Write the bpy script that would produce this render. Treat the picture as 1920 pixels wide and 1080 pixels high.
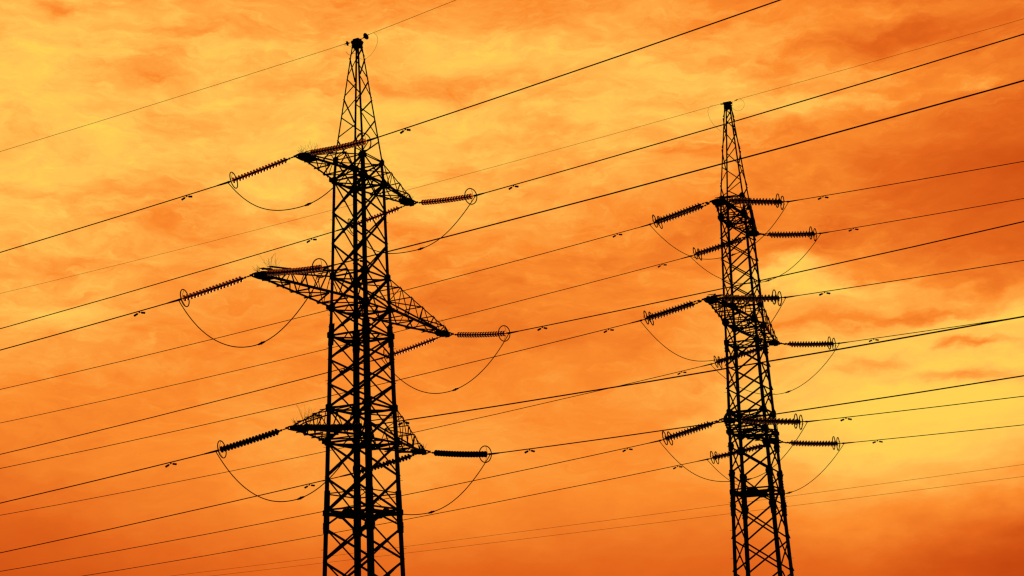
import bpy, math, random
from math import sin, cos, pi, radians, sqrt
from mathutils import Vector, Matrix

random.seed(7)
for o in list(bpy.data.objects):
    bpy.data.objects.remove(o, do_unlink=True)
SC = bpy.context.scene
COL = SC.collection

# ------------------------------------------------------------------ camera
cam = bpy.data.cameras.new('camera')
cam.sensor_width = 36.0
cam.lens = 53.627
cam.clip_end = 20000
cam.clip_start = 0.1
camo = bpy.data.objects.new('camera', cam)
COL.objects.link(camo)
PITCH, ROLL = radians(14.26998), radians(2.20164)
camo.matrix_world = (Matrix.Translation((0, 0, 1.6)) @ Matrix.Rotation(pi / 2 + PITCH, 4, 'X')
                     @ Matrix.Rotation(-ROLL, 4, 'Z'))
SC.camera = camo

# ------------------------------------------------------------------ exposure
SC.view_settings.view_transform = 'Standard'
SC.view_settings.look = 'None'
SC.view_settings.exposure = 0.0
SC.view_settings.gamma = 1.0
SC.cycles.use_denoising = False
SC.cycles.max_bounces = 10
SC.cycles.transmission_bounces = 10
SC.cycles.filter_width = 1.3


# ------------------------------------------------------------------ sky
def lin(c):
    return tuple(((v / 255) / 12.92 if v / 255 <= 0.04045 else ((v / 255 + 0.055) / 1.055) ** 2.4) for v in c) + (1.0,)


SUN_AZ, SUN_EL = radians(15.5), radians(4.0)      # low behind the right tower
world = bpy.data.worlds.new('World')
SC.world = world
world.use_nodes = True
nt = world.node_tree
nt.nodes.clear()


def N(kind, **kw):
    n = nt.nodes.new(kind)
    for k, v in kw.items():
        setattr(n, k, v)
    return n


def L(a, b):
    nt.links.new(a, b)


def M(op, a, b=None, c=None, clamp=False):
    n = N('ShaderNodeMath', operation=op)
    n.use_clamp = clamp
    for i, v in enumerate((a, b, c)):
        if v is None:
            continue
        if isinstance(v, (int, float)):
            n.inputs[i].default_value = v
        else:
            L(v, n.inputs[i])
    return n.outputs[0]


def V(op, a, b=None):
    n = N('ShaderNodeVectorMath', operation=op)
    for i, v in enumerate((a, b)):
        if v is None:
            continue
        if isinstance(v, tuple):
            n.inputs[i].default_value = v
        else:
            L(v, n.inputs[i])
    return n.outputs['Value'] if op in ('DOT_PRODUCT', 'LENGTH') else n.outputs['Vector']


tc = N('ShaderNodeTexCoord')
sep = N('ShaderNodeSeparateXYZ')
L(tc.outputs['Generated'], sep.inputs[0])
X_, Y_, Z_ = sep.outputs
AZ = M('MULTIPLY', M('ARCTAN2', X_, Y_), 180 / pi)          # compass angle, degrees
EL = M('MULTIPLY', M('ARCSINE', Z_), 180 / pi)              # height above horizon, degrees
cmb = N('ShaderNodeCombineXYZ')
L(AZ, cmb.inputs[0])
L(EL, cmb.inputs[1])
P = cmb.outputs[0]


def noise(vec, scale, detail=6.0, rough=0.55, lac=2.0, dist=0.0):
    n = N('ShaderNodeTexNoise')
    n.inputs['Scale'].default_value = scale
    n.inputs['Detail'].default_value = detail
    n.inputs['Roughness'].default_value = rough
    n.inputs['Lacunarity'].default_value = lac
    n.inputs['Distortion'].default_value = dist
    L(vec, n.inputs['Vector'])
    return n


# slow swirl that bends everything built on it
warp = noise(V('MULTIPLY', P, (0.16, 0.30, 1.0)), 1.0, 4.0, 0.55)
wv = V('SUBTRACT', warp.outputs['Color'], (0.5, 0.5, 0.5))
PW = V('ADD', P, V('MULTIPLY', wv, (5.0, 3.0, 0.0)))
fine = noise(V('MULTIPLY', P, (0.6, 1.1, 1.0)), 1.0, 5.0, 0.6)
fv = V('SUBTRACT', fine.outputs['Color'], (0.5, 0.5, 0.5))
PL = V('ADD', V('ADD', P, V('MULTIPLY', wv, (3.2, 2.4, 0.0))), V('MULTIPLY', fv, (2.2, 1.3, 0.0)))

# banks of cloud and clear light: (azimuth, elevation, half width, half height, amount)
SKY_BANKS = [
    (-20.0, 3.2, 7.2, 4.9, -0.083),
    (-20.0, 7.66, 7.2, 4.9, -0.02),
    (-20.0, 12.12, 7.2, 4.9, 0.276),
    (-20.0, 16.58, 7.2, 4.9, 0.245),
    (-20.0, 21.04, 7.2, 4.9, 0.328),
    (-20.0, 25.5, 7.2, 4.9, 0.186),
    (-13.33, 3.2, 7.2, 4.9, -0.028),
    (-13.33, 7.66, 7.2, 4.9, 0.143),
    (-13.33, 12.12, 7.2, 4.9, -0.028),
    (-13.33, 16.58, 7.2, 4.9, 0.062),
    (-13.33, 21.04, 7.2, 4.9, 0.042),
    (-13.33, 25.5, 7.2, 4.9, 0.253),
    (-6.67, 3.2, 7.2, 4.9, -0.113),
    (-6.67, 7.66, 7.2, 4.9, 0.301),
    (-6.67, 12.12, 7.2, 4.9, -0.018),
    (-6.67, 16.58, 7.2, 4.9, 0.273),
    (-6.67, 21.04, 7.2, 4.9, 0.257),
    (-6.67, 25.5, 7.2, 4.9, 0.058),
    (0.0, 3.2, 7.2, 4.9, -0.051),
    (0.0, 7.66, 7.2, 4.9, 0.238),
    (0.0, 12.12, 7.2, 4.9, -0.046),
    (0.0, 16.58, 7.2, 4.9, 0.045),
    (0.0, 21.04, 7.2, 4.9, 0.211),
    (0.0, 25.5, 7.2, 4.9, 0.055),
    (6.67, 3.2, 7.2, 4.9, -0.016),
    (6.67, 7.66, 7.2, 4.9, 0.022),
    (6.67, 12.12, 7.2, 4.9, 0.099),
    (6.67, 16.58, 7.2, 4.9, 0.003),
    (6.67, 21.04, 7.2, 4.9, 0.372),
    (6.67, 25.5, 7.2, 4.9, -0.004),
    (13.33, 3.2, 7.2, 4.9, -0.049),
    (13.33, 7.66, 7.2, 4.9, 0.402),
    (13.33, 12.12, 7.2, 4.9, 0.313),
    (13.33, 16.58, 7.2, 4.9, -0.124),
    (13.33, 21.04, 7.2, 4.9, 0.178),
    (13.33, 25.5, 7.2, 4.9, -0.011),
    (20.0, 3.2, 7.2, 4.9, -0.422),
    (20.0, 7.66, 7.2, 4.9, 0.421),
    (20.0, 12.12, 7.2, 4.9, 0.251),
    (20.0, 16.58, 7.2, 4.9, -0.35),
    (20.0, 21.04, 7.2, 4.9, 0.339),
    (20.0, 25.5, 7.2, 4.9, -0.152),
    (16.275, 9.986, 2.305, 0.301, -0.42),
    (13.474, 10.615, 1.503, 0.301, -0.32),
    (17.07, 11.221, 1.242, 0.22, -0.4),
    (15.745, 11.232, 0.802, 0.18, -0.2),
    (14.634, 12.541, 2.004, 0.261, -0.34),
    (11.481, 12.347, 1.804, 0.401, -0.2),
    (10.553, 14.279, 1.603, 0.441, 0.42),
    (-0.711, 23.045, 2.405, 0.481, 0.16),
    (-12.375, 23.547, 3.006, 0.321, -0.12),
    (6.294, 21.894, 1.804, 0.802, 0.12),
    (15.697, 22.425, 2.806, 0.441, -0.2),
    (15.601, 23.354, 3.006, 0.321, 0.14),
    (10.369, 20.37, 2.004, 0.441, 0.16),
    (12.943, 21.424, 1.804, 0.24, 0.12),
    (13.652, 20.372, 2.405, 0.2, 0.16),
    (18.225, 20.294, 1.403, 0.281, 0.12),
    (17.496, 14.145, 3.006, 0.902, -0.1),
    (17.854, 12.334, 2.204, 0.281, 0.16),
    (12.386, 13.589, 2.204, 0.301, 0.28),
    (-10.463, 18.27, 2.605, 0.481, 0.12),
    (-12.858, 16.358, 1.804, 0.601, -0.08),
    (-17.427, 18.306, 1.603, 0.401, 0.08),
    (0.945, 12.229, 4.008, 0.601, -0.06),
    (8.071, 20.281, 1.603, 0.24, 0.1),
    (-16.598, 22.262, 1.603, 0.281, -0.1),
    (-14.586, 21.946, 1.804, 0.321, -0.12),
    (-17.475, 24.359, 0.601, 0.441, -0.2),
    (-16.472, 24.288, 1.202, 0.2, -0.16),
    (-11.542, 23.237, 2.405, 0.24, 0.12),
    (-15.222, 16.288, 1.202, 0.521, 0.1),
    (-17.048, 13.334, 2.004, 0.481, 0.12),
    (-4.39, 21.744, 3.407, 0.441, -0.14),
    (18.195, 12.047, 2.405, 0.2, 0.12),
    (11.743, 21.79, 2.405, 0.601, -0.08),
    (-18.394, 22.787, 1.804, 0.802, 0.06),
    (12.801, 7.593, 3.206, 0.441, 0.1),
    (16.467, 13.485, 3.206, 0.321, -0.14),
]
acc = None
for (a0, e0, sa, se, amp) in SKY_BANKS:
    d = V('MULTIPLY', V('SUBTRACT', PL, (a0, e0, 0.0)), (1 / sa, 1 / se, 0.0))
    g = M('POWER', 0.36788, V('DOT_PRODUCT', d, d))
    acc = M('MULTIPLY_ADD', g, amp, acc if acc is not None else 0.20)


def rot(vec, ang, sx, sy, off):
    m = N('ShaderNodeMapping')
    m.inputs['Rotation'].default_value = (0, 0, ang)
    m.inputs['Scale'].default_value = (sx, sy, 1)
    m.inputs['Location'].default_value = off
    L(vec, m.inputs['Vector'])
    return m.outputs[0]


n1 = noise(rot(PW, radians(9), 0.17, 0.42, (3.1, 1.7, 0)), 1.0, 9.0, 0.60).outputs['Fac']
n2 = noise(rot(PW, radians(17), 0.42, 1.15, (9.3, 4.1, 2)), 1.0, 8.0, 0.62).outputs['Fac']
n3 = noise(rot(PW, radians(-8), 1.1, 3.4, (1.3, 7.7, 5)), 1.0, 6.0, 0.60).outputs['Fac']
# less texture low down where the haze is thick
calm = M('MULTIPLY_ADD', EL, 0.085, -0.30, clamp=True)
calm = M('MULTIPLY_ADD', calm, 0.85, 0.15)
tex = M('MULTIPLY', M('SUBTRACT', n1, 0.5), 0.68)
tex = M('MULTIPLY_ADD', M('SUBTRACT', n2, 0.5), 0.37, tex)
tex = M('MULTIPLY_ADD', M('SUBTRACT', n3, 0.5), 0.15, tex)
# torn sheets of darker cloud and brighter wisps with firmer edges
def edge(src, lo, hi):
    e = N('ShaderNodeMapRange', interpolation_type='SMOOTHSTEP')
    e.inputs['From Min'].default_value = lo
    e.inputs['From Max'].default_value = hi
    L(src, e.inputs['Value'])
    return e.outputs['Result']


n4 = noise(rot(PL, radians(12), 0.26, 0.80, (5.2, 2.6, 9)), 1.0, 8.0, 0.58).outputs['Fac']
n5 = noise(rot(PL, radians(-6), 0.30, 1.50, (8.8, 6.3, 3)), 1.0, 9.0, 0.62, dist=0.3).outputs['Fac']
tex = M('MULTIPLY_ADD', M('SUBTRACT', edge(n4, 0.47, 0.66), 0.3), -0.095, tex)
tex = M('MULTIPLY_ADD', M('SUBTRACT', edge(n5, 0.51, 0.70), 0.2), 0.10, tex)
n6 = noise(rot(PL, radians(14), 0.75, 2.6, (2.7, 9.4, 6)), 1.0, 8.0, 0.64, dist=0.4).outputs['Fac']
tex = M('MULTIPLY_ADD', M('SUBTRACT', edge(n6, 0.50, 0.66), 0.22), 0.078, tex)
# thin bright cloud shows its grain, the heavy dark bank hardly does
grain = M('MULTIPLY', calm, M('MULTIPLY_ADD', acc, 1.55, -0.08, clamp=True))
val = M('ADD', M('MULTIPLY', tex, grain), acc, clamp=True)

ramp = N('ShaderNodeValToRGB')
ramp.color_ramp.interpolation = 'LINEAR'
STOPS = [(0.0, (190, 66, 14)), (0.14, (207, 80, 18)), (0.30, (229, 104, 29)), (0.50, (251, 139, 45)),
         (0.66, (255, 168, 67)), (0.82, (255, 193, 84)), (1.0, (255, 210, 83))]
els = ramp.color_ramp.elements
while len(els) > 1:
    els.remove(els[0])
els[0].position, els[0].color = STOPS[0][0], lin(STOPS[0][1])
for p_, c_ in STOPS[1:]:
    e = els.new(p_)
    e.color = lin(c_)
L(val, ramp.inputs['Fac'])

# the glow belongs to the sunset side; the opposite sky is already dusk
toward = V('DOT_PRODUCT', tc.outputs['Generated'], (sin(SUN_AZ * 0.3), cos(SUN_AZ * 0.3), 0.25))
mr = N('ShaderNodeMapRange', interpolation_type='SMOOTHSTEP')
mr.inputs['From Min'].default_value = 0.55
mr.inputs['From Max'].default_value = 0.88
mr.inputs['To Min'].default_value = 0.0
mr.inputs['To Max'].default_value = 1.0
L(toward, mr.inputs['Value'])
sky = N('ShaderNodeTexSky', sky_type='NISHITA')
sky.sun_disc = False
sky.sun_elevation = SUN_EL
sky.sun_rotation = SUN_AZ
sky.dust_density = 4.0
bg_dusk = N('ShaderNodeBackground')
L(sky.outputs[0], bg_dusk.inputs['Color'])
bg_dusk.inputs['Strength'].default_value = 0.012
bg_glow = N('ShaderNodeBackground')
L(ramp.outputs['Color'], bg_glow.inputs['Color'])
bg_glow.inputs['Strength'].default_value = 1.0
mix = N('ShaderNodeMixShader')
L(mr.outputs['Result'], mix.inputs['Fac'])
L(bg_dusk.outputs[0], mix.inputs[1])
L(bg_glow.outputs[0], mix.inputs[2])
wo = N('ShaderNodeOutputWorld')
L(mix.outputs[0], wo.inputs['Surface'])

sun = bpy.data.lights.new('sun', 'SUN')
sun.energy = 0.5          # veiled by the cloud bank: weak and very soft
sun.angle = radians(40)
sun.color = (1.0, 0.62, 0.28)
suno = bpy.data.objects.new('sun', sun)
COL.objects.link(suno)
sd = Vector((sin(SUN_AZ) * cos(SUN_EL), cos(SUN_AZ) * cos(SUN_EL), sin(SUN_EL)))
suno.rotation_euler = sd.to_track_quat('Z', 'Y').to_euler()


# ------------------------------------------------------------------ materials
def material(name, col, rough=0.7, spec=0.25, metal=0.0, trans=0.0, ior=1.5, vary=0.35, vscale=6.0, coat=0.0):
    m = bpy.data.materials.new(name)
    m.use_nodes = True
    t = m.node_tree
    b = t.nodes['Principled BSDF']
    b.inputs['Roughness'].default_value = rough
    b.inputs['Specular IOR Level'].default_value = spec
    b.inputs['Metallic'].default_value = metal
    b.inputs['Transmission Weight'].default_value = trans
    b.inputs['IOR'].default_value = ior
    b.inputs['Coat Weight'].default_value = coat
    tcn = t.nodes.new('ShaderNodeTexCoord')
    nz = t.nodes.new('ShaderNodeTexNoise')
    nz.inputs['Scale'].default_value = vscale
    nz.inputs['Detail'].default_value = 5
    t.links.new(tcn.outputs['Object'], nz.inputs['Vector'])
    r = t.nodes.new('ShaderNodeValToRGB')
    r.color_ramp.elements[0].color = tuple(c * (1 - vary) for c in col) + (1,)
    r.color_ramp.elements[1].color = tuple(min(1, c * (1 + vary)) for c in col) + (1,)
    r.color_ramp.elements[0].position = 0.3
    r.color_ramp.elements[1].position = 0.7
    t.links.new(nz.outputs['Fac'], r.inputs['Fac'])
    t.links.new(r.outputs['Color'], b.inputs['Base Color'])
    return m


STEEL = material('silhouette-dark weathered steel', (0.040, 0.037, 0.034), 0.85, 0.12, vscale=2.5)  # galvanised grey taken near black: backlit silhouette shade put into the base colour
FITTING = material('fitting iron', (0.035, 0.032, 0.03), 0.8, 0.15, vscale=9)
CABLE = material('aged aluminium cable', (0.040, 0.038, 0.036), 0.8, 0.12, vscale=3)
GLASS = material('toughened insulator glass', (0.60, 0.23, 0.09), 0.06, 0.5, trans=1.0, ior=1.5, vary=0.12, vscale=14)
PORCELAIN = material('brown porcelain', (0.05, 0.016, 0.008), 0.35, 0.3, vary=0.3, vscale=12)
SHED = material('dark brown insulator glass', (0.30, 0.09, 0.035), 0.2, 0.45, trans=0.6, vary=0.2, vscale=12)
TWIG = material('thin spike wire', (0.12, 0.045, 0.02), 0.7, 0.2, vscale=8)
CONCRETE = material('footing concrete', (0.30, 0.29, 0.27), 0.9, 0.2, vscale=3)
SOIL = material('field soil and grass', (0.05, 0.06, 0.025), 0.95, 0.1, vary=0.5, vscale=0.25)


# ------------------------------------------------------------------ mesh helpers
class MB:
    def __init__(s):
        s.v, s.f, s.mi = [], [], []

    def add(s, vs, fs, mi=0):
        o = len(s.v)
        s.v += [tuple(v) for v in vs]
        s.f += [tuple(i + o for i in f) for f in fs]
        s.mi += [mi] * len(fs)

    def box(s, c, ax, ay, az, mi=0):
        """box with centre c and half-axis vectors"""
        c, ax, ay, az = map(Vector, (c, ax, ay, az))
        vs = [c + ax * i + ay * j + az * k for k in (-1, 1) for j in (-1, 1) for i in (-1, 1)]
        s.add(vs, [(0, 2, 3, 1), (4, 5, 7, 6), (0, 1, 5, 4), (2, 6, 7, 3), (0, 4, 6, 2), (1, 3, 7, 5)], mi)

    def angle(s, p0, p1, u, w, b, t=None, b2=None, mi=0):
        """rolled angle bar, heel on p0-p1, flanges along u and w"""
        p0, p1, u, w = map(Vector, (p0, p1, u, w))
        d = (p1 - p0).normalized()
        u = (u - d * u.dot(d)).normalized()
        w = (w - d * w.dot(d))
        w = (w - u * w.dot(u)).normalized()
        b2 = b2 or b
        vs = []
        for p, bb in ((p0, b), (p1, b2)):
            tt = t or max(0.008, bb * 0.11)
            for (x, y) in ((0, 0), (bb, 0), (bb, tt), (tt, tt), (tt, bb), (0, bb)):
                vs.append(p + u * x + w * y)
        fs = [(i, (i + 1) % 6, (i + 1) % 6 + 6, i + 6) for i in range(6)]
        fs += [(0, 3, 2, 1), (0, 5, 4, 3), (6, 7, 8, 9), (6, 9, 10, 11)]
        s.add(vs, fs, mi)

    def tube(s, pts, r, n=6, mi=0, closed=False, caps=True):
        pts = [Vector(p) for p in pts]
        rings = []
        m = len(pts)
        prev = None
        for i, p in enumerate(pts):
            if closed:
                d = pts[(i + 1) % m] - pts[i - 1]
            else:
                d = pts[min(i + 1, m - 1)] - pts[max(i - 1, 0)]
            d.normalize()
            if prev is None:
                a = Vector((0, 0, 1)) if abs(d.z) < 0.9 else Vector((1, 0, 0))
                u = d.cross(a).normalized()
            else:
                u = (prev - d * prev.dot(d)).normalized()
            prev = u
            w = d.cross(u)
            rr = r[i] if isinstance(r, (list, tuple)) else r
            rings.append([p + (u * cos(2 * pi * k / n) + w * sin(2 * pi * k / n)) * rr for k in range(n)])
        vs = [v for g in rings for v in g]
        fs = []
        for i in range(m if closed else m - 1):
            j = (i + 1) % m
            for k in range(n):
                fs.append((i * n + k, i * n + (k + 1) % n, j * n + (k + 1) % n, j * n + k))
        if caps and not closed:
            fs.append(tuple(range(n - 1, -1, -1)))
            fs.append(tuple(range((m - 1) * n, m * n)))
        s.add(vs, fs, mi)

    def lathe(s, prof, n=20, mi=0, loop=False):
        """profile of (x along axis, radius) spun about local X"""
        vs = []
        for (x, r) in prof:
            for k in range(n):
                vs.append((x, r * cos(2 * pi * k / n), r * sin(2 * pi * k / n)))
        m = len(prof)
        fs = []
        for i in range(m if loop else m - 1):
            j = (i + 1) % m
            for k in range(n):
                fs.append((i * n + k, j * n + k, j * n + (k + 1) % n, i * n + (k + 1) % n))
        s.add(vs, fs, mi)

    def plate(s, pts, nrm, t, mi=0):
        """flat polygon plate of thickness t centred on its plane"""
        nrm = Vector(nrm).normalized() * t / 2
        n = len(pts)
        vs = [Vector(p) + nrm for p in pts] + [Vector(p) - nrm for p in pts]
        fs = [tuple(range(n)), tuple(range(2 * n - 1, n - 1, -1))]
        fs += [(i, i + n, (i + 1) % n + n, (i + 1) % n) for i in range(n)]
        s.add(vs, fs, mi)

    def mesh(s, name, mats, smooth=False):
        me = bpy.data.meshes.new(name)
        me.from_pydata(s.v, [], s.f)
        for m in (mats if isinstance(mats, (list, tuple)) else [mats]):
            me.materials.append(m)
        me.polygons.foreach_set('material_index', s.mi)
        if smooth:
            me.polygons.foreach_set('use_smooth', [True] * len(me.polygons))
        me.update()
        return me


def obj(name, mb, mats, parent=None, smooth=False):
    me = mb if isinstance(mb, bpy.types.Mesh) else mb.mesh(name, mats, smooth)
    o = bpy.data.objects.new(name, me)
    COL.objects.link(o)
    if parent:
        o.parent = parent
    return o


def empty(name, mat=None, parent=None):
    o = bpy.data.objects.new(name, None)
    o.empty_display_size = 0.3
    COL.objects.link(o)
    if mat is not None:
        o.matrix_world = mat
    if parent:
        o.parent = parent
    return o


def tag(o, label, cat, group=None):
    o['label'], o['category'] = label, cat
    if group:
        o['group'] = group
    return o


def frame(p, d, up=(0, 0, 1)):
    """matrix with local X along d, local Z as upright as it can be"""
    d = Vector(d).normalized()
    y = Vector(up).cross(d).normalized()
    z = d.cross(y)
    m = Matrix((d, y, z)).transposed().to_4x4()
    m.translation = Vector(p)
    return m


# ------------------------------------------------------------------ ground
g = MB()
S = 6000
g.add([(-S, -S, 0), (S, -S, 0), (S, S, 0), (-S, S, 0)], [(0, 1, 2, 3)])
go = obj('ground', g, SOIL)
go['kind'] = 'structure'

# ------------------------------------------------------------------ towers
TOWERS = {
    'large': dict(
        pos=(-7.3864, 72.0058), yaw=1.061574,
        lv=dict(top=33.028, U1=26.712, U0=25.652, M1=20.764, M0=19.18, D1=17.829, B1=14.299, B0=12.652, D0=9.309),
        w=[(33.028, .154), (26.712, .835), (25.652, .862), (20.764, .953), (19.18, .995), (17.829, 1.031),
           (14.299, 1.099), (12.652, 1.144), (9.309, 1.215), (6.37, 1.287), (0, 1.445)],
        arms=dict(U=4.74, M=7.92, B=5.37), npan=dict(U=3, M=5, B=4),
        peak=[26.712, 27.86, 29.02, 30.06, 31.1, 32.3, 32.95],
        panels=[(26.712, 25.652), (25.652, 24.02), (24.02, 22.44), (22.44, 20.764), (20.764, 19.18), (19.18, 17.829),
                (17.829, 16.66), (16.66, 15.47), (15.47, 14.299), (14.299, 12.652), (12.652, 11.0), (11.0, 9.309),
                (8.64, 7.1), (7.1, 5.5), (5.5, 3.8), (3.8, 2.0), (2.0, 0.15)],
        kneed=[(9.309, 8.64)], frames=[10.22],
        legs=[(33.1, .066), (26.6, .078), (26.6, .158), (18.38, .170), (18.38, .228), (9.0, .240), (0, .245)],
        brace=lambda z: .054 if z > 26.7 else (.083 if z > 18.5 else .094),
        splice=[(18.38, 17.3), (10.34, 8.35)], bolts=False, gus=.36),
    'small': dict(
        pos=(13.7365, 88.5604), yaw=1.153627,
        lv=dict(top=35.199, U1=29.096, U0=27.87, M1=22.716, M0=21.373, D1=20.198, B1=16.019, B0=14.87, D0=11.386),
        w=[(35.199, .156), (29.096, .692), (27.87, .76), (22.716, .891), (21.373, .919), (20.198, .942),
           (16.019, 1.049), (14.87, 1.083), (11.386, 1.169), (6.589, 1.306), (0, 1.49)],
        arms=dict(U=4.15, M=7.11, B=5.38), npan=dict(U=3, M=5, B=4),
        peak=[29.096, 30.04, 31.18, 32.36, 33.58, 34.4, 35.1],
        panels=[(29.096, 27.87), (27.87, 26.58), (26.58, 25.29), (25.29, 24.0), (24.0, 22.716), (22.716, 21.373),
                (21.373, 20.198), (20.198, 18.8), (18.8, 17.41), (17.41, 16.019), (16.019, 14.87),
                (14.05, 12.46), (10.6, 8.7), (8.7, 6.84), (6.84, 4.9), (4.9, 2.8), (2.8, .2)],
        kneed=[(14.87, 14.05), (11.386, 12.46), (11.386, 10.6)], frames=[],
        legs=[(35.25, .070), (29.0, .08), (29.0, .122), (20.0, .135), (20.0, .165), (11.2, .178), (11.2, .212), (0, .22)],
        brace=lambda z: .056 if z > 29 else (.074 if z > 20 else .087),
        splice=[(20.3, 19.6), (12.4, 10.0)], bolts=True, gus=.38),
}
CORN = {'a': (-1, -1), 'b': (-1, 1), 'c': (1, 1), 'd': (1, -1)}
FACES = [('a', 'b', (-1, 0, 0)), ('b', 'c', (0, 1, 0)), ('c', 'd', (1, 0, 0)), ('d', 'a', (0, -1, 0))]


def make_tower(T, label):
    root = empty('transmission_tower', Matrix.Translation((*T['pos'], 0)) @ Matrix.Rotation(T['yaw'], 4, 'Z'))
    tag(root, label, 'pylon', 'power pylons')
    W = T['w']
    lv = T['lv']

    def hw(z):
        for (z1, w1), (z0, w0) in zip(W, W[1:]):
            if z >= z0:
                return w0 + (w1 - w0) * (z - z0) / (z1 - z0) + .38 * lsize(z)
        return W[-1][1] + .38 * lsize(0)

    def cp(c, z, off=0.0):
        h = hw(z) + off
        return Vector((CORN[c][0] * h, CORN[c][1] * h, z))

    def lsize(z):
        for (z1, b1), (z0, b0) in zip(T['legs'], T['legs'][1:]):
            if z1 > z >= z0:
                return b0 + (b1 - b0) * (z - z0) / (z1 - z0)
        return T['legs'][-1][1]

    # legs
    for c, (sx, sy) in CORN.items():
        m = MB()
        cuts = sorted({round(v, 3) for v in [w[0] for w in W] + [l[0] for l in T['legs']] if v <= T['legs'][0][0]}, reverse=True)
        for z1, z0 in zip(cuts, cuts[1:]):
            m.angle(cp(c, z0), cp(c, z1), (-sx, 0, 0), (0, -sy, 0), lsize(z0 + 1e-3), None, lsize(z1 - 1e-3))
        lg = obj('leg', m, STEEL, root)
        for (z1, z0) in T['splice']:
            sp = MB()
            b = lsize(z0 - .3) + .02
            q0, q1 = cp(c, z0, .014), cp(c, z1, .014)
            sp.angle(q0, q1, (-sx, 0, 0), (0, -sy, 0), b, .013)
            # the splice also packs the inside of the flanges
            sp.angle(cp(c, z0, -.03), cp(c, z1, -.03), (-sx, 0, 0), (0, -sy, 0), b, .012)
            nb = int((z1 - z0) / (.16 if T['bolts'] else .22))
            for i in range(nb):
                z = z0 + (i + .5) * (z1 - z0) / nb
                for (fx, fy, ux, uy) in ((0, sy, -sx, 0), (sx, 0, 0, -sy)):
                    for q in (.35, .75):
                        p = cp(c, z, .014) + Vector((ux, uy, 0)) * b * q
                        n_ = Vector((fx, fy, 0))
                        sp.box(p + n_ * .02, n_ * .026, Vector((0, 0, .022)), n_.cross((0, 0, 1)) * .022)
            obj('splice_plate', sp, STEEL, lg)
        # step bolts up the leg
        z = 6.0
        while z < lv['U0'] and c in 'bd':
            p = cp(c, z)
            d = Vector((sx, 0, 0)) if int(z / .4) % 2 else Vector((0, sy, 0))
            st = MB()
            st.tube([p, p + d * .13], .010, 5)
            obj('step_bolt', st, STEEL, lg)
            z += .4 * 4
        ft = MB()
        p = cp(c, 0)
        ft.box((p.x, p.y, -.1), (.45, 0, 0), (0, .45, 0), (0, 0, .35))
        obj('footing', ft, CONCRETE, root)

    # faces: crossed panels
    def brace(m, c0, z0, c1, z1, nrm, side, b):
        p0, p1 = cp(c0, z0), cp(c1, z1)
        nv = Vector(nrm)
        d = (p1 - p0).normalized()
        o = nv * (.006 if side > 0 else -(.012 + lsize((z0 + z1) / 2) * .11))
        k = .05
        q0, q1 = p0 + (p1 - p0) * k * .5 + o, p1 - (p1 - p0) * k * .5 + o
        up = d.cross(nv)
        if up.z < 0:
            up = -up
        m.angle(q0 - up * b / 2, q1 - up * b / 2, up, nv * (1 if side > 0 else -1), b)

    for (zt, zb) in T['panels']:
        for (c0, c1, nr) in FACES:
            m = MB()
            b = T['brace']((zt + zb) / 2)
            brace(m, c0, zb, c1, zt, nr, 1, b)
            brace(m, c1, zb, c0, zt, nr, -1, b)
            # bolted centre
            mid = (cp(c0, zb) + cp(c1, zt) + cp(c1, zb) + cp(c0, zt)) / 4
            m.box(mid, Vector(nr) * .03, Vector(nr).cross((0, 0, 1)) * .05, (0, 0, .05))
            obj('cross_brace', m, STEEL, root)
    for (zm, zl) in T['kneed']:
        for (c0, c1, nr) in FACES:
            m = MB()
            b = T['brace'](zm)
            mid = (cp(c0, zm) + cp(c1, zm)) / 2
            nv = Vector(nr)
            for c in (c0, c1):
                p = cp(c, zl)
                d = (p - mid).normalized()
                up = d.cross(nv)
                if up.z < 0:
                    up = -up
                m.angle(mid - up * b / 2 + nv * .006, p - up * b / 2 + nv * .006, up, nv, b)
            s = nv.cross((0, 0, 1))
            sg = 1 if zl > zm else -1
            m.plate([mid + s * .30, mid + s * .17 + Vector((0, 0, .2 * sg)), mid - s * .17 + Vector((0, 0, .2 * sg)),
                     mid - s * .30, mid - s * .2 - Vector((0, 0, .08 * sg)), mid + s * .2 - Vector((0, 0, .08 * sg))], nv, .016)
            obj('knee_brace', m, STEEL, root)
    # peak: single zigzag on each face
    for fi, (c0, c1, nr) in enumerate(FACES):
        m = MB()
        zs = T['peak']
        for i in range(len(zs) - 1):
            a_, b_ = (c1, c0) if i % 2 == 0 else (c0, c1)
            brace(m, a_, zs[i] + .03, b_, zs[i + 1] - .03, nr, 1, T['brace'](40))
        obj('peak_lacing', m, STEEL, root)
    # cap
    m = MB()
    h = hw(lv['top']) + .02
    zt = lv['top']
    if T['bolts']:
        m.box((0, 0, zt + .16), (h * .95, 0, 0), (0, h + .05, 0), (0, 0, .035))
        m.box((0, 0, zt + .06), (h * .85, 0, 0), (0, h * .85, 0), (0, 0, .08))
    else:
        m.box((0, 0, zt + .06), (h, 0, 0), (0, h + .03, 0), (0, 0, .09))
        m.box((0, 0, zt + .19), (h * .8, 0, 0), (0, h * .85, 0), (0, 0, .045))
    for (c0, c1, nr) in FACES:
        nv = Vector(nr)
        s = nv.cross((0, 0, 1))
        e = nv * (h - .01)
        m.plate([e + s * h + Vector((0, 0, zt)), e - s * h + Vector((0, 0, zt)),
                 e - s * (h + .01) + Vector((0, 0, zt - .3)), e - s * .05 + Vector((0, 0, zt - .2)),
                 e + s * .05 + Vector((0, 0, zt - .2)), e + s * (h + .01) + Vector((0, 0, zt - .3))], nv, .012)
    obj('peak_cap', m, STEEL, root)

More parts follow.
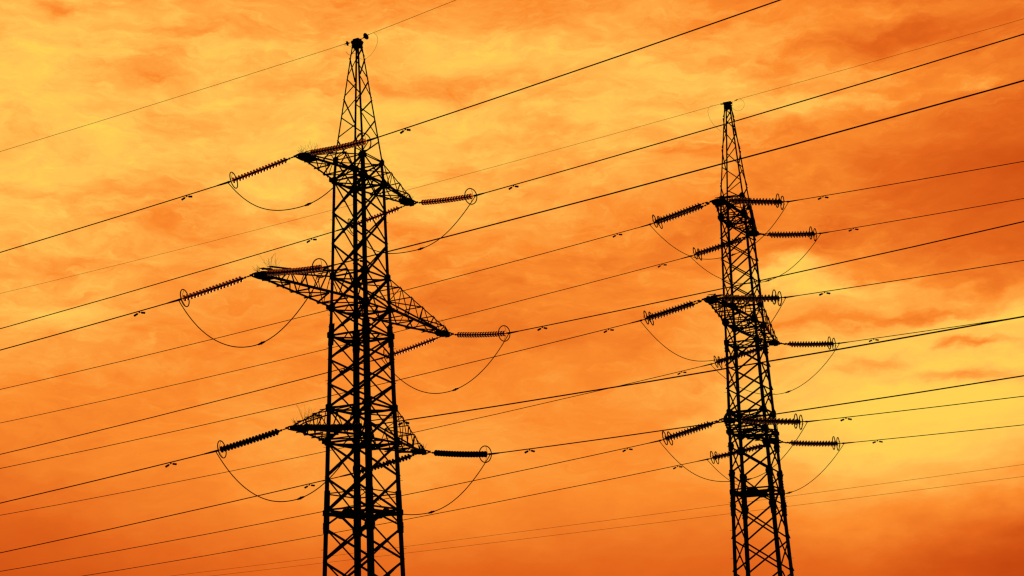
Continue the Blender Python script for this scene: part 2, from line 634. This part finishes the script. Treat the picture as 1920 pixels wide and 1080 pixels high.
    # diaphragms
    for k in ('U1', 'U0', 'M1', 'M0', 'D1', 'B1', 'B0', 'D0'):
        z = lv[k]
        m = MB()
        b = T['brace'](z) * 1.15 if k != 'D0' else .125
        for (c0, c1, nr) in FACES:
            nv = Vector(nr)
            p0, p1 = cp(c0, z), cp(c1, z)
            m.angle(p0 + nv * .02, p1 + nv * .02, (0, 0, -1), -nv, b)
            if k == 'D0':
                m.angle(p0 + nv * .02 + Vector((0, 0, .17)), p1 + nv * .02 + Vector((0, 0, .17)), (0, 0, -1), -nv, .09)
        dz = Vector((0, 0, -.03))
        if k in ('U0', 'M0', 'B0', 'U1', 'D0', 'D1', 'M1', 'B1'):
            m.angle(cp('a', z) + dz, cp('c', z) + dz, (0, 0, -1), (1, -1, 0), b * .8)
            m.angle(cp('b', z) + dz * 2.5, cp('d', z) + dz * 2.5, (0, 0, -1), (1, 1, 0), b * .8)
        if k in ('U0', 'M0', 'B0', 'D1'):
            mids = [(cp(c0, z) + cp(c1, z)) / 2 + dz for (c0, c1, nr) in FACES]
            for i in range(4):
                p0, p1 = mids[i], mids[(i + 1) % 4]
                m.angle(p0, p1, (0, 0, -1), (-(p0.x + p1.x), -(p0.y + p1.y), 0), b * .6)
        obj('diaphragm', m, STEEL, root)
        # gussets where chords and braces meet the legs
        for c, (sx, sy) in CORN.items():
            gp = MB()
            p = cp(c, z)
            s = T['gus'] * (1.0 if k[0] in 'UMB' else .85)
            if k == 'U1':
                s *= .85
            for (nv, u) in ((Vector((sx, 0, 0)), Vector((0, -sy, 0))), (Vector((0, sy, 0)), Vector((-sx, 0, 0)))):
                e = p + nv * .03
                up = Vector((0, 0, 1))
                gp.plate([e - u * .06 + up * s * .35, e + u * s * .35 + up * s * .62, e + u * s * .92 + up * s * .12,
                          e + u * s * .92 - up * s * .22, e + u * s * .3 - up * s * .62, e - u * .06 - up * s * .45], nv, .012)
            if k in ('U0', 'M0', 'B0'):
                # chord foot sticking out past the leg
                gp.box(p + Vector((sx * .10, sy * .02, -.02)), (.13, 0, 0), (0, .05, 0), (0, 0, .10))
            obj('gusset_plate', gp, STEEL, root)

    # plates where the knee braces land on the legs
    for (zm, zl) in T['kneed']:
        for c, (sx, sy) in CORN.items():
            gp = MB()
            p = cp(c, zl)
            for (nv, u) in ((Vector((sx, 0, 0)), Vector((0, -sy, 0))), (Vector((0, sy, 0)), Vector((-sx, 0, 0)))):
                e = p + nv * .03
                gp.plate([e - u * .02 + Vector((0, 0, .2)), e + u * .26 + Vector((0, 0, .2)), e + u * .33, e + u * .26 - Vector((0, 0, .3)), e - u * .02 - Vector((0, 0, .3))], nv, .012)
            obj('gusset_plate', gp, STEEL, root)
    for z in T['frames']:
        m = MB()
        for (c0, c1, nr) in FACES:
            nv = Vector(nr)
            m.angle(cp(c0, z) + nv * .02, cp(c1, z) + nv * .02, (0, 0, -1), -nv, .055)
        m.angle(cp('a', z), cp('c', z), (0, 0, -1), (1, -1, 0), .05)
        obj('diaphragm', m, STEEL, root)

    # cross-arms
    for lvl, a in T['arms'].items():
        z0, z1 = lv[lvl + '0'], lv[lvl + '1']
        n = T['npan'][lvl]
        for sgn in (-1, 1):
            cs = ('a', 'b') if sgn < 0 else ('d', 'c')
            h0, h1 = hw(z0), hw(z1)
            ztip = z0 + .38
            xe = a - .66
            b0 = [Vector((sgn * h0, -h0, z0)), Vector((sgn * h0, h0, z0))]
            b1 = [Vector((sgn * (a - .1), -.16, z0)), Vector((sgn * (a - .1), .16, z0))]
            t0 = [Vector((sgn * h1, -h1, z1)), Vector((sgn * h1, h1, z1))]
            t1 = [Vector((sgn * xe, -.24, ztip)), Vector((sgn * xe, .24, ztip))]
            fx = Vector((sgn, 0, 0))
            cb, ct, cl = (.105, .066, .048) if lvl == 'M' else (.095, .060, .045)
            if T['bolts']:
                cb, ct, cl = cb * .95, ct * .95, cl * .95
            lac = MB()

            def bp(i, t):
                return b0[i].lerp(b1[i], t)

            def tp(i, t):
                return t0[i].lerp(t1[i], t)

            tmax = (xe - h0) / (a - .1 - h0)
            for i, s in ((0, -1), (1, 1)):
                nv = Vector((0, s, 0))
                # side lacing, zigzag between bottom and top chord
                for k in range(n):
                    ta, tb = k / n, (k + 1) / n
                    pa, pm, pb = bp(i, ta * tmax), tp(i, (ta + tb) / 2), bp(i, tb * tmax)
                    tpa = tp(i, ta)
                    if k == 0:
                        lac.angle(tpa + nv * .012, bp(i, (ta + tb) / 2 * tmax) + nv * .012, fx, nv, cl)
                        lac.angle(bp(i, (ta + tb) / 2 * tmax) + nv * .012, tp(i, tb) + nv * .012, fx, nv, cl)
                    else:
                        lac.angle(tpa + nv * .012, bp(i, (ta + tb) / 2 * tmax) + nv * .012, fx, nv, cl)
                        lac.angle(bp(i, (ta + tb) / 2 * tmax) - nv * .012, tp(i, tb) - nv * .012, fx, -nv, cl)
                # end slope down to the tip
                lac.angle(t1[i], Vector((sgn * a, s * .12, z0 + .06)), (0, 0, -1), nv, ct)
                lac.angle(t1[i], bp(i, tmax), fx, nv, cl)
            for k in range(n):
                ta, tb = k / n, (k + 1) / n
                dz = Vector((0, 0, -.012))
                pa, pb = bp(0, ta * tmax), bp(1, tb * tmax)
                if k % 2:
                    pa, pb = bp(1, ta * tmax), bp(0, tb * tmax)
                lac.angle(pa + dz, pb + dz, (0, 1, 0), (0, 0, -1), cl * 1.25)
                lac.angle(bp(0, tb * tmax) + dz * 3, bp(1, tb * tmax) + dz * 3, fx, (0, 0, -1), cl * 1.25)
                if k < n:
                    qa, qb = tp(1, ta), tp(0, tb)
                    if k % 2:
                        qa, qb = tp(0, ta), tp(1, tb)
                    lac.angle(qa - dz, qb - dz, (0, 1, 0), (0, 0, 1), cl)
                    lac.angle(tp(0, tb) - dz * 3, tp(1, tb) - dz * 3, fx, (0, 0, 1), cl)
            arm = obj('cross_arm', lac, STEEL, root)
            for i, s in ((0, -1), (1, 1)):
                nv = Vector((0, s, 0))
                c_ = MB()
                c_.angle(b0[i], b1[i], -nv, (0, 0, 1), cb)
                obj('bottom_chord', c_, STEEL, arm)
                c_ = MB()
                c_.angle(t0[i], t1[i], -nv, (0, 0, -1), ct)
                obj('top_chord', c_, STEEL, arm)
            tpm = MB()
            zz = z0 - .005
            # horizontal anchor plates with ears for both spans
            for dz in (0, .13):
                tpm.plate([(sgn * (a - .95), -.2, zz + dz), (sgn * (a - .5), -.34, zz + dz), (sgn * (a - .02), -.30, zz + dz), (sgn * (a + .07), 0, zz + dz),
                           (sgn * (a - .02), .30, zz + dz), (sgn * (a - .5), .34, zz + dz), (sgn * (a - .95), .2, zz + dz)], (0, 0, 1), .025)
            tpm.plate([(sgn * (a + .03), -.13, z0 - .06), (sgn * (a + .03), .13, z0 - .06), (sgn * (a + .03), .13, z0 + .10), (sgn * (a + .03), -.13, z0 + .10)], (1, 0, 0), .03)
            for s in (-1, 1):
                tpm.plate([(sgn * (a - .9), s * .22, z0 - .02), (sgn * a, s * .15, z0 - .02), (sgn * a, s * .13, z0 + .11), (sgn * (a - .5), s * .22, z0 + .20), (sgn * (a - .85), s * .25, z0 + .16)], (0, 1, 0), .014)
                tpm.box((sgn * (a - .03), s * .33, z0 + .065), (.035, 0, 0), (0, .08, 0), (0, 0, .045))
            obj('tip_plate', tpm, STEEL, arm)
    return root


make_tower(TOWERS['large'], 'larger black steel lattice pylon on the left, with glass insulators and bird spikes')
make_tower(TOWERS['small'], 'smaller black steel lattice pylon on the right, with doubled dark insulator strings')


def tipmark(tk, lvl, sgn):
    T = TOWERS[tk]
    a = T['arms'][lvl] * sgn
    return Vector((T['pos'][0] + cos(T['yaw']) * a, T['pos'][1] + sin(T['yaw']) * a, T['lv'][lvl + '0']))


# ------------------------------------------------------------------ insulator parts
def disc_mesh(name, mat, R, pitch, core):
    m = MB()
    # iron cap and pin (slot 0), bell-shaped shell (slot 1)
    m.lathe([(-pitch * .55, .0), (-pitch * .55, .036 * core), (-pitch * .18, .046 * core), (-.012, .052 * core), (0, .035), (0, 0)], 12, 0)
    m.lathe([(0, .0), (0, .02 * core * core), (pitch * .52, .02 * core * core), (pitch * .52, 0)], 8, 0)
    m.lathe([(-.016, .045), (-.006, R * .55), (.014, R * .86), (.034, R * .985), (.050, R), (.056, R * .985), (.046, R * .95), (.030, R * .86),
             (.022, R * .74), (.034, R * .68), (.020, R * .62), (.014, R * .45), (.008, .03)], 24, 1, loop=True)
    return m.mesh(name, [FITTING, mat], smooth=True)


DISC_GLASS = disc_mesh('glass_disc', GLASS, .146, .18, 1.25)
DISC_PORC = disc_mesh('porcelain_disc', PORCELAIN, .158, .18, 1.6)
DISC_DARK = disc_mesh('dark_disc', SHED, .165, .20, 1.5)


def link_mesh(length):
    m = MB()
    m.tube([(0, 0, 0), (length * .28, 0, 0)], .028, 8)
    m.box((length * .30, 0, 0), (.05, 0, 0), (0, .045, 0), (0, 0, .014))
    m.tube([(length * .32, 0, 0), (length * .7, 0, 0)], .017, 8)
    m.box((length * .66, 0, 0), (.045, 0, 0), (0, .016, 0), (0, 0, .045))
    m.tube([(length * .7, 0, 0), (length, 0, 0)], .026, 8)
    return m.mesh('shackle_link', FITTING)


def ring_mesh(r, rz, tube):
    m = MB()
    m.tube([(0, r * cos(2 * pi * k / 40), rz * sin(2 * pi * k / 40)) for k in range(40)], tube, 7, closed=True)
    m.tube([(0, 0, rz), (.16, 0, .03)], tube * .36, 5)
    m.tube([(0, 0, -rz), (.16, 0, -.03)], tube * .36, 5)
    return m.mesh('grading_ring', FITTING, smooth=True)


RING_A = ring_mesh(.40, .40, .026)
RING_B = ring_mesh(.33, .39, .028)


def clamp_mesh():
    m = MB()
    m.tube([(-.30, 0, 0), (-.12, 0, 0), (.0, 0, 0), (.16, 0, -.0)], [.02, .034, .036, .022], 8)
    m.box((-.05, 0, .0), (.06, 0, 0), (0, .03, 0), (0, 0, .045))
    return m.mesh('dead_end_clamp', FITTING)


CLAMP = clamp_mesh()


def yoke_mesh(flip):
    m = MB()
    s = -1 if flip else 1
    m.plate([(-.06 * s, -.25, 0), (.10 * s, -.04, 0), (.10 * s, .04, 0), (-.06 * s, .25, 0), (-.10 * s, .2, 0), (-.10 * s, -.2, 0)], (0, 0, 1), .03)
    m.tube([(.08 * s, 0, 0), (.22 * s, 0, 0)], .026, 8)
    return m.mesh('yoke_plate', FITTING)


YOKE_IN, YOKE_OUT = yoke_mesh(True), yoke_mesh(False)
LINK_A, LINK_B = link_mesh(.58), link_mesh(.42)

TNAME = {'large': 'larger left pylon', 'small': 'smaller right pylon'}
LNAME = {'U': 'top', 'M': 'middle', 'B': 'bottom'}
SNAME = {-1: 'left', 1: 'right'}
HEAD = {0: 'leftward', 1: 'rightward'}


def armname(tk, lvl, sgn):
    return '%s %s arm of %s' % (LNAME[lvl], SNAME[sgn], TNAME[tk])


def make_string(tk, lvl, sgn, side, end):
    tip = tipmark(tk, lvl, sgn)
    end = Vector(end)
    d0 = (end - tip)
    dh = Vector((d0.x, d0.y, 0)).normalized()
    start = tip + dh * .33 + Vector((0, 0, .03))
    mat = frame(start, end - start)
    Ltot = (end - start).length
    root = empty('insulator_string', mat)
    sag = .05 if side == 1 else .02

    def place(name, me, x, y=0.0):
        o = obj(name, me, None, root)
        t = x / Ltot
        o.location = (x, y, -sag * 4 * t * (1 - t))
        o.rotation_euler = (0, math.atan(sag * 4 * (1 - 2 * t) / Ltot), 0)
        return o

    if tk == 'large':
        nd = 18 if side == 0 else 19
        l0 = .38
        place('shackle_link', LINK_B, 0)
        x1 = Ltot - .30
        step = (x1 - l0) / nd
        me = DISC_PORC if lvl == 'B' else DISC_GLASS
        for i in range(nd):
            o = place('insulator_disc', me, l0 + step * (i + .55))
            o.scale = (step / .18, 1, 1)
        rg = place('grading_ring', RING_A, Ltot - .34)
        rg.rotation_euler[2] = .12 if side == 0 else -.10
        place('dead_end_clamp', CLAMP, Ltot)
        desc = 'brown porcelain disc string' if lvl == 'B' else 'glass disc string'
    else:
        nd = 16
        l0 = .55
        sy = .215
        place('yoke_plate', YOKE_IN, .2)
        place('yoke_plate', YOKE_OUT, Ltot - .38)
        x1 = Ltot - .45
        step = (x1 - l0) / nd
        for y in (-sy, sy):
            o = place('shackle_link', LINK_B, .14, y)
            for i in range(nd):
                o = place('insulator_disc', DISC_DARK, l0 + step * (i + .55), y)
                o.scale = (step / .20, 1, 1)
            place('grading_ring', RING_B, Ltot - (.58 if y < 0 else .44), y * 1.15)
        place('dead_end_clamp', CLAMP, Ltot)
        desc = 'doubled dark disc string'
    tag(root, '%s pulling %s from %s' % (desc, HEAD[side], armname(tk, lvl, sgn)), 'insulator', 'insulator strings on the pylon arms')


# ------------------------------------------------------------------ spans
SPANS = {
    ('large', 'U', -1, 0): ((-13.397, 69.357, 24.989), -0.1146, 2.35),
    ('large', 'U', -1, 1): ((-6.171, 64.742, 25.167), -0.0253, 2.31),
    ('large', 'U', 1, 0): ((-8.703, 77.600, 24.970), -0.1236, 2.10),
    ('large', 'U', 1, 1): ((-1.642, 73.094, 25.055), -0.0247, 2.52),
    ('large', 'M', -1, 0): ((-15.052, 66.670, 18.595), -0.1147, 2.14),
    ('large', 'M', -1, 1): ((-7.841, 62.123, 18.618), -0.0326, 2.03),
    ('large', 'M', 1, 0): ((-7.183, 80.452, 18.433), -0.1223, 2.29),
    ('large', 'M', 1, 1): ((-0.233, 76.067, 18.582), -0.0212, 2.21),
    ('large', 'B', -1, 0): ((-13.748, 68.915, 12.011), -0.1191, 2.45),
    ('large', 'B', -1, 1): ((-6.461, 64.285, 12.138), -0.0308, 2.31),
    ('large', 'B', 1, 0): ((-8.664, 78.358, 11.982), -0.1217, 2.46),
    ('large', 'B', 1, 1): ((-1.353, 73.773, 12.091), -0.0243, 2.50),
    ('small', 'U', -1, 0): ((8.259, 86.470, 27.136), -0.1164, 2.05),
    ('small', 'U', -1, 1): ((15.910, 82.997, 27.151), -0.0032, 1.98),
    ('small', 'U', 1, 0): ((11.452, 94.128, 27.178), -0.1179, 1.91),
    ('small', 'U', 1, 1): ((19.194, 90.620, 27.372), 0.0082, 2.01),
    ('small', 'M', -1, 0): ((7.123, 83.526, 20.666), -0.1155, 1.92),
    ('small', 'M', -1, 1): ((14.760, 80.055, 20.855), 0.0077, 2.11),
    ('small', 'M', 1, 0): ((12.605, 96.660, 20.606), -0.1179, 1.97),
    ('small', 'M', 1, 1): ((20.277, 93.183, 20.943), 0.0127, 2.12),
    ('small', 'B', -1, 0): ((7.929, 85.231, 14.097), -0.1147, 1.92),
    ('small', 'B', -1, 1): ((15.663, 81.712, 14.316), 0.0055, 2.09),
    ('small', 'B', 1, 0): ((11.778, 95.299, 14.294), -0.1113, 1.95),
    ('small', 'B', 1, 1): ((19.679, 91.721, 14.475), -0.0021, 2.00),
}
AZIM = {('large', 0): radians(157.024), ('large', 1): radians(-40.676), ('small', 0): radians(156.598), ('small', 1): radians(-25.402)}
SAGC = 1100.0


def span_point(e, az, sl, t, c=SAGC):
    return Vector((e[0] + cos(az) * t, e[1] + sin(az) * t, e[2] + sl * t + t * t / (2 * c)))


def damper_meshes():
    c = MB()
    c.box((0, 0, -.03), (.03, 0, 0), (0, .018, 0), (0, 0, .045))
    c.tube([(-.20, 0, -.115), (-.10, 0, -.085), (0, 0, -.075), (.10, 0, -.085), (.20, 0, -.115)], .009, 6)
    cm = c.mesh('vibration_damper', FITTING)
    w = MB()
    w.tube([(-.10, 0, 0), (-.085, 0, 0), (.0, 0, 0), (.085, 0, 0), (.10, 0, 0)], [.036, .052, .046, .052, .036], 10)
    wm = w.mesh('weight', FITTING, smooth=True)
    return cm, wm


DAMPER, WEIGHT = damper_meshes()


def make_damper(p, d, label):
    o = obj('vibration_damper', DAMPER, None)
    o.matrix_world = frame(p, d)
    for s in (-1, 1):
        w = obj('weight', WEIGHT, None, o)
        w.location = (s * .205, 0, -.125)
        w.rotation_euler = (0, s * .30, 0)
    tag(o, label, 'damper', 'vibration dampers on the wires')


WR = {'large': .0260, 'small': .0225}
ENDS = {}
for (tk, lvl, sgn, side), (e, sl, td) in SPANS.items():
    az = AZIM[tk, side]
    ENDS[tk, lvl, sgn, side] = Vector(e)
    make_string(tk, lvl, sgn, side, e)
    far = 150 if side == 0 else 110
    pts = [span_point(e, az, sl, t) for t in [0, .5, 1, 2, 3.5, 5] + [7.5 * k for k in range(1, far * 2 // 15 + 1)]]
    m = MB()
    m.tube(pts, WR[tk], 7)
    # thicker dead-end sleeve over the first half metre
    m.tube([span_point(e, az, sl, t) for t in (0, .3, .62)], [WR[tk] * 1.9, WR[tk] * 1.7, WR[tk] * 1.2], 7)
    w = obj('power_line', m, CABLE)
    tag(w, 'conductor wire running %s from %s' % (HEAD[side], armname(tk, lvl, sgn)), 'wire', 'conductor wires')
    p = span_point(e, az, sl, td)
    make_damper(p, span_point(e, az, sl, td + .2) - p, 'dumbbell damper on the %s wire of %s' % (HEAD[side], armname(tk, lvl, sgn)))

# jumpers under the arms
DROP = {
    ('large', 'U', -1): (2.25, 2.2, 1.0),
    ('large', 'U', 1): (2.15, 2.2, 1.0),
    ('large', 'M', -1): (2.75, 2.2, 1.0),
    ('large', 'M', 1): (2.45, 2.2, 1.0),
    ('large', 'B', -1): (2.7, 2.2, 1.0),
    ('large', 'B', 1): (2.5, 2.2, 1.0),
    ('small', 'U', -1): (2.7, 2.2, 1.0),
    ('small', 'U', 1): (2.45, 2.2, 1.0),
    ('small', 'M', -1): (2.9, 2.2, 1.0),
    ('small', 'M', 1): (2.55, 2.2, 1.0),
    ('small', 'B', -1): (2.8, 2.2, 1.0),
    ('small', 'B', 1): (2.6, 2.2, 1.0),
}
for (tk, lvl, sgn), (dep, pw, skew) in DROP.items():
    p0, p1 = ENDS[tk, lvl, sgn, 0], ENDS[tk, lvl, sgn, 1]
    kink, ph = random.uniform(.02, .07), random.uniform(0, 6.28)
    pts = []
    for k in range(49):
        t = k / 48
        s = abs(2 * t - 1)
        q = p0.lerp(p1, t)
        u = t ** skew
        s = abs(2 * u - 1)
        q.z -= dep * (1 - s ** pw) + kink * sin(3.1 * pi * t + ph) * sin(pi * t)
        pts.append(q)
    m = MB()
    m.tube(pts, WR[tk] * .86, 7)
    j = obj('jumper_cable', m, CABLE)
    c = MB()
    i = 28
    d = (pts[i + 1] - pts[i]).normalized()
    c.tube([pts[i] - d * .2, pts[i] - d * .1, pts[i] + d * .1, pts[i] + d * .2], [WR[tk] * 1.2, WR[tk] * 1.9, WR[tk] * 1.9, WR[tk] * 1.2], 8)
    c.box(pts[i], d * .02, d.cross((0, 0, 1)).normalized() * .03, (0, 0, .06))
    obj('joint_clamp', c, FITTING, j)
    tag(j, 'slack jumper loop hanging below %s' % armname(tk, lvl, sgn), 'jumper cable', 'jumper loops under the arms')

# ------------------------------------------------------------------ earth wires on the peaks
EARTH = {  # top anchor, wire end, slope, length shown
    ('large', 0): ((-7.386, 72.006, 33.17), (-8.090, 72.304, 33.156), -.0949),
    ('large', 1): ((-7.386, 72.006, 33.17), (-6.721, 71.434, 33.260), -.0243),
    ('small', 0): ((13.737, 88.560, 35.33), (13.292, 88.753, 35.397), -.0983),
    ('small', 1): ((13.737, 88.560, 35.33), (14.356, 88.266, 35.480), .0756),
}
BELL = MB()
BELL.lathe([(-.13, 0), (-.13, .03), (-.05, .045), (-.02, .05), (.0, .11), (.02, .145), (.045, .15), (.05, .13), (.04, .05), (.045, .02), (.12, .016), (.12, 0)], 20, 0)
BELLM = BELL.mesh('bell_disc', PORCELAIN, smooth=True)
STARM = MB()
STARM.lathe([(-.05, 0), (-.05, .02), (-.01, .03), (0, .07), (.012, .07), (.02, .02), (.05, .015), (.05, 0)], 14, 0)
STARM = STARM.mesh('small_disc', SHED, smooth=True)
for (tk, side), (tp_, e, sl) in EARTH.items():
    az = AZIM[tk, side]
    tp_, e = Vector(tp_), Vector(e)
    dh = Vector((cos(az), sin(az), 0))
    a0 = tp_ + dh * .17
    dist = (e - a0).length
    root = empty('insulator_fitting', frame(a0, e - a0))
    m = MB()
    m.tube([(0, 0, 0), (dist * .35, 0, 0)], .016, 6)
    m.box((dist * .15, 0, 0), (.03, 0, 0), (0, .025, 0), (0, 0, .025))
    m.tube([(dist * .5, 0, 0), (dist, 0, 0)], .020, 6)
    m.box((dist * .78, 0, 0), (.035, 0, 0), (0, .025, 0), (0, 0, .03))
    obj('shackle_link', m, FITTING, root)
    if tk == 'large':
        b = obj('bell_disc', BELLM, None, root)
        b.location = (dist * .62, 0, 0)
        b.scale = (.8, .85, .85) if side == 0 else (1.15, 1.2, 1.2)
        lab = 'single bell insulator %s at the peak of %s' % ('on the left' if side == 0 else 'on the right', TNAME[tk])
    else:
        if side == 0:
            b = obj('small_disc', STARM, None, root)
            b.location = (dist * .55, 0, 0)
        lab = '%s end fitting for the thin wire at the peak of %s' % ('left' if side == 0 else 'right', TNAME[tk])
    tag(root, lab, 'insulator', 'earth wire fittings')
    m = MB()
    r = .0100 if tk == 'large' else .0095
    m.tube([span_point(e, az, sl, t, 1400) for t in [0, 1, 3] + [7.5 * k for k in range(1, 20 if side == 0 else 12)]], r, 6)
    w = obj('earth_wire', m, CABLE)
    tag(w, 'thin earth wire running %s from the peak of %s' % (HEAD[side], TNAME[tk]), 'wire', 'thin earth wires')

LOOPS = [
    ('long thin wire loop right of the peak of larger left pylon', [(-6.457, 71.207, 33.221), (-6.299, 71.072, 33.011), (-6.261, 71.038, 32.706), (-6.413, 71.169, 32.337), (-6.68, 71.399, 32.1), (-6.976, 71.653, 32.032), (-7.211, 71.855, 32.141), (-7.357, 71.98, 32.374)], 0.0065),
    ('short thin wire tail left of the peak of larger left pylon', [(-8.062, 72.292, 33.091), (-7.891, 72.22, 33.038), (-7.721, 72.148, 32.927), (-7.553, 72.076, 32.714)], 0.0065),
    ('bent wire hook below the peak cap of larger left pylon', [(-7.98, 72.258, 32.722), (-7.896, 72.222, 32.586), (-7.783, 72.174, 32.503), (-7.611, 72.101, 32.552), (-7.47, 72.041, 32.492)], 0.009),
    ('open wire loop drooping left of the peak of smaller right pylon', [(12.884, 88.929, 35.394), (12.692, 89.013, 35.346), (12.569, 89.066, 35.16), (12.569, 89.066, 34.914), (12.639, 89.035, 34.549), (12.776, 88.976, 34.241), (12.974, 88.89, 33.921), (13.233, 88.778, 33.59)], 0.0065),
    ('round wire loop right of the peak of smaller right pylon', [(14.418, 88.237, 35.484), (14.594, 88.153, 35.357), (14.685, 88.11, 35.126), (14.622, 88.14, 34.879), (14.427, 88.233, 34.731), (14.213, 88.334, 34.761), (14.039, 88.417, 34.922), (13.929, 88.469, 35.121)], 0.0065),
]
for lab, pts, r in LOOPS:
    pts = [Vector(p) for p in pts]
    sm = []
    for i in range(len(pts) - 1):
        p0, p1, p2, p3 = pts[max(i - 1, 0)], pts[i], pts[i + 1], pts[min(i + 2, len(pts) - 1)]
        for k in range(6):
            t = k / 6
            sm.append(.5 * ((2 * p1) + (p2 - p0) * t + (2 * p0 - 5 * p1 + 4 * p2 - p3) * t * t + (3 * p1 - p0 - 3 * p2 + p3) * t ** 3))
    sm.append(pts[-1])
    m = MB()
    m.tube(sm, r, 5)
    w = obj('bonding_loop', m, CABLE)
    tag(w, lab, 'wire', 'bonding loops on the peaks')

# ------------------------------------------------------------------ far thin lines
for lab, p0, p1 in (('upper of two faint distant wires low behind both pylons', (-51.05, 224.11, 17.52), (59.36, 179.5, 23.48)),
                    ('lower of two faint distant wires low behind both pylons', (-44.72, 221.51, 17.11), (59.2, 179.53, 22.08))):
    p0, p1 = Vector(p0), Vector(p1)
    q0, q1 = p0 + (p0 - p1) * .6, p1 + (p1 - p0) * .6
    Lq = (q1 - q0).length
    pts = []
    for k in range(41):
        t = k / 40
        q = q0.lerp(q1, t)
        x = (t - .5) * Lq
        x0 = Lq / 2.2 / 2
        q.z += (x * x - x0 * x0) / (2 * 9000)
        pts.append(q)
    m = MB()
    m.tube(pts, .019, 6)
    w = obj('distant_wire', m, CABLE)
    tag(w, lab, 'wire', 'faint distant wires')


# ------------------------------------------------------------------ bird spikes on the arm ends
def spikes(tk, lvl, sgn, n, hmin, hmax, label, spread=1.0):
    T = TOWERS[tk]
    a = T['arms'][lvl]
    z0 = T['lv'][lvl + '0']
    M_ = Matrix.Translation((*T['pos'], 0)) @ Matrix.Rotation(T['yaw'], 4, 'Z')
    m = MB()
    for c in range(n):
        x = sgn * (a - .55 - random.uniform(0, .95) * spread)
        y = random.uniform(-.25, .25)
        z = z0 + .42
        base = Vector((x, y, z))
        for k in range(3):
            d = Vector((random.gauss(0, .32), random.gauss(0, .45), 1)).normalized()
            h = random.uniform(hmin, hmax)
            bend = Vector((random.gauss(0, .05), random.gauss(0, .07), -.02))
            mid = base + d * h * .5 + Vector((random.gauss(0, .02), random.gauss(0, .02), 0))
            m.tube([base, base.lerp(mid, .6), mid, mid.lerp(base + d * h, .55) + bend * .4, base + d * h + bend], .0042, 4)
    for c in range(3):     # a low tuft at the very tip
        base = Vector((sgn * (a - .15), random.uniform(-.1, .1), z0 + .2))
        for k in range(5):
            d = Vector((sgn * random.uniform(-.1, .8), random.gauss(0, .5), random.uniform(.4, 1))).normalized()
            m.tube([base, base + d * random.uniform(.18, .36)], .0048, 4)
    o = obj('bird_spikes', m, TWIG)
    o.matrix_world = M_
    tag(o, label, 'bird spikes', 'wire bird spikes on arm ends')


spikes('large', 'U', -1, 4, .35, .65, 'tuft of thin wire spikes on the end of top left arm of larger left pylon', .8)
spikes('large', 'M', -1, 6, .40, .85, 'tall thin wire spikes on the end of middle left arm of larger left pylon')
spikes('large', 'B', -1, 6, .45, .85, 'tall thin wire spikes on the end of bottom left arm of larger left pylon', 1.2)
spikes('large', 'U', 1, 2, .10, .25, 'short wire spikes on the end of top right arm of larger left pylon')
spikes('large', 'M', 1, 2, .15, .40, 'short wire spikes on the end of middle right arm of larger left pylon', .4)
spikes('large', 'B', 1, 2, .18, .40, 'short wire spikes on the end of bottom right arm of larger left pylon')

# bird guard boards lying on the middle left arm
T = TOWERS['large']
m = MB()
a, z0 = T['arms']['M'], T['lv']['M0']
m.plate([(-(a - .6), .12, z0 + .50), (-(a - .6), .34, z0 + .50), (-(a - 1.9), .42, z0 + .64), (-(a - 1.9), .20, z0 + .64)], (.1, 0, 1), .03)
m.plate([(-(a - .6), -.34, z0 + .50), (-(a - .6), -.12, z0 + .50), (-(a - 3.0), -.22, z0 + .80), (-(a - 3.0), -.44, z0 + .80)], (.1, 0, 1), .03)
gb = obj('guard_boards', m, STEEL)
gb.matrix_world = Matrix.Translation((*T['pos'], 0)) @ Matrix.Rotation(T['yaw'], 4, 'Z')
tag(gb, 'dark guard boards lying along the middle left arm of larger left pylon', 'boards')
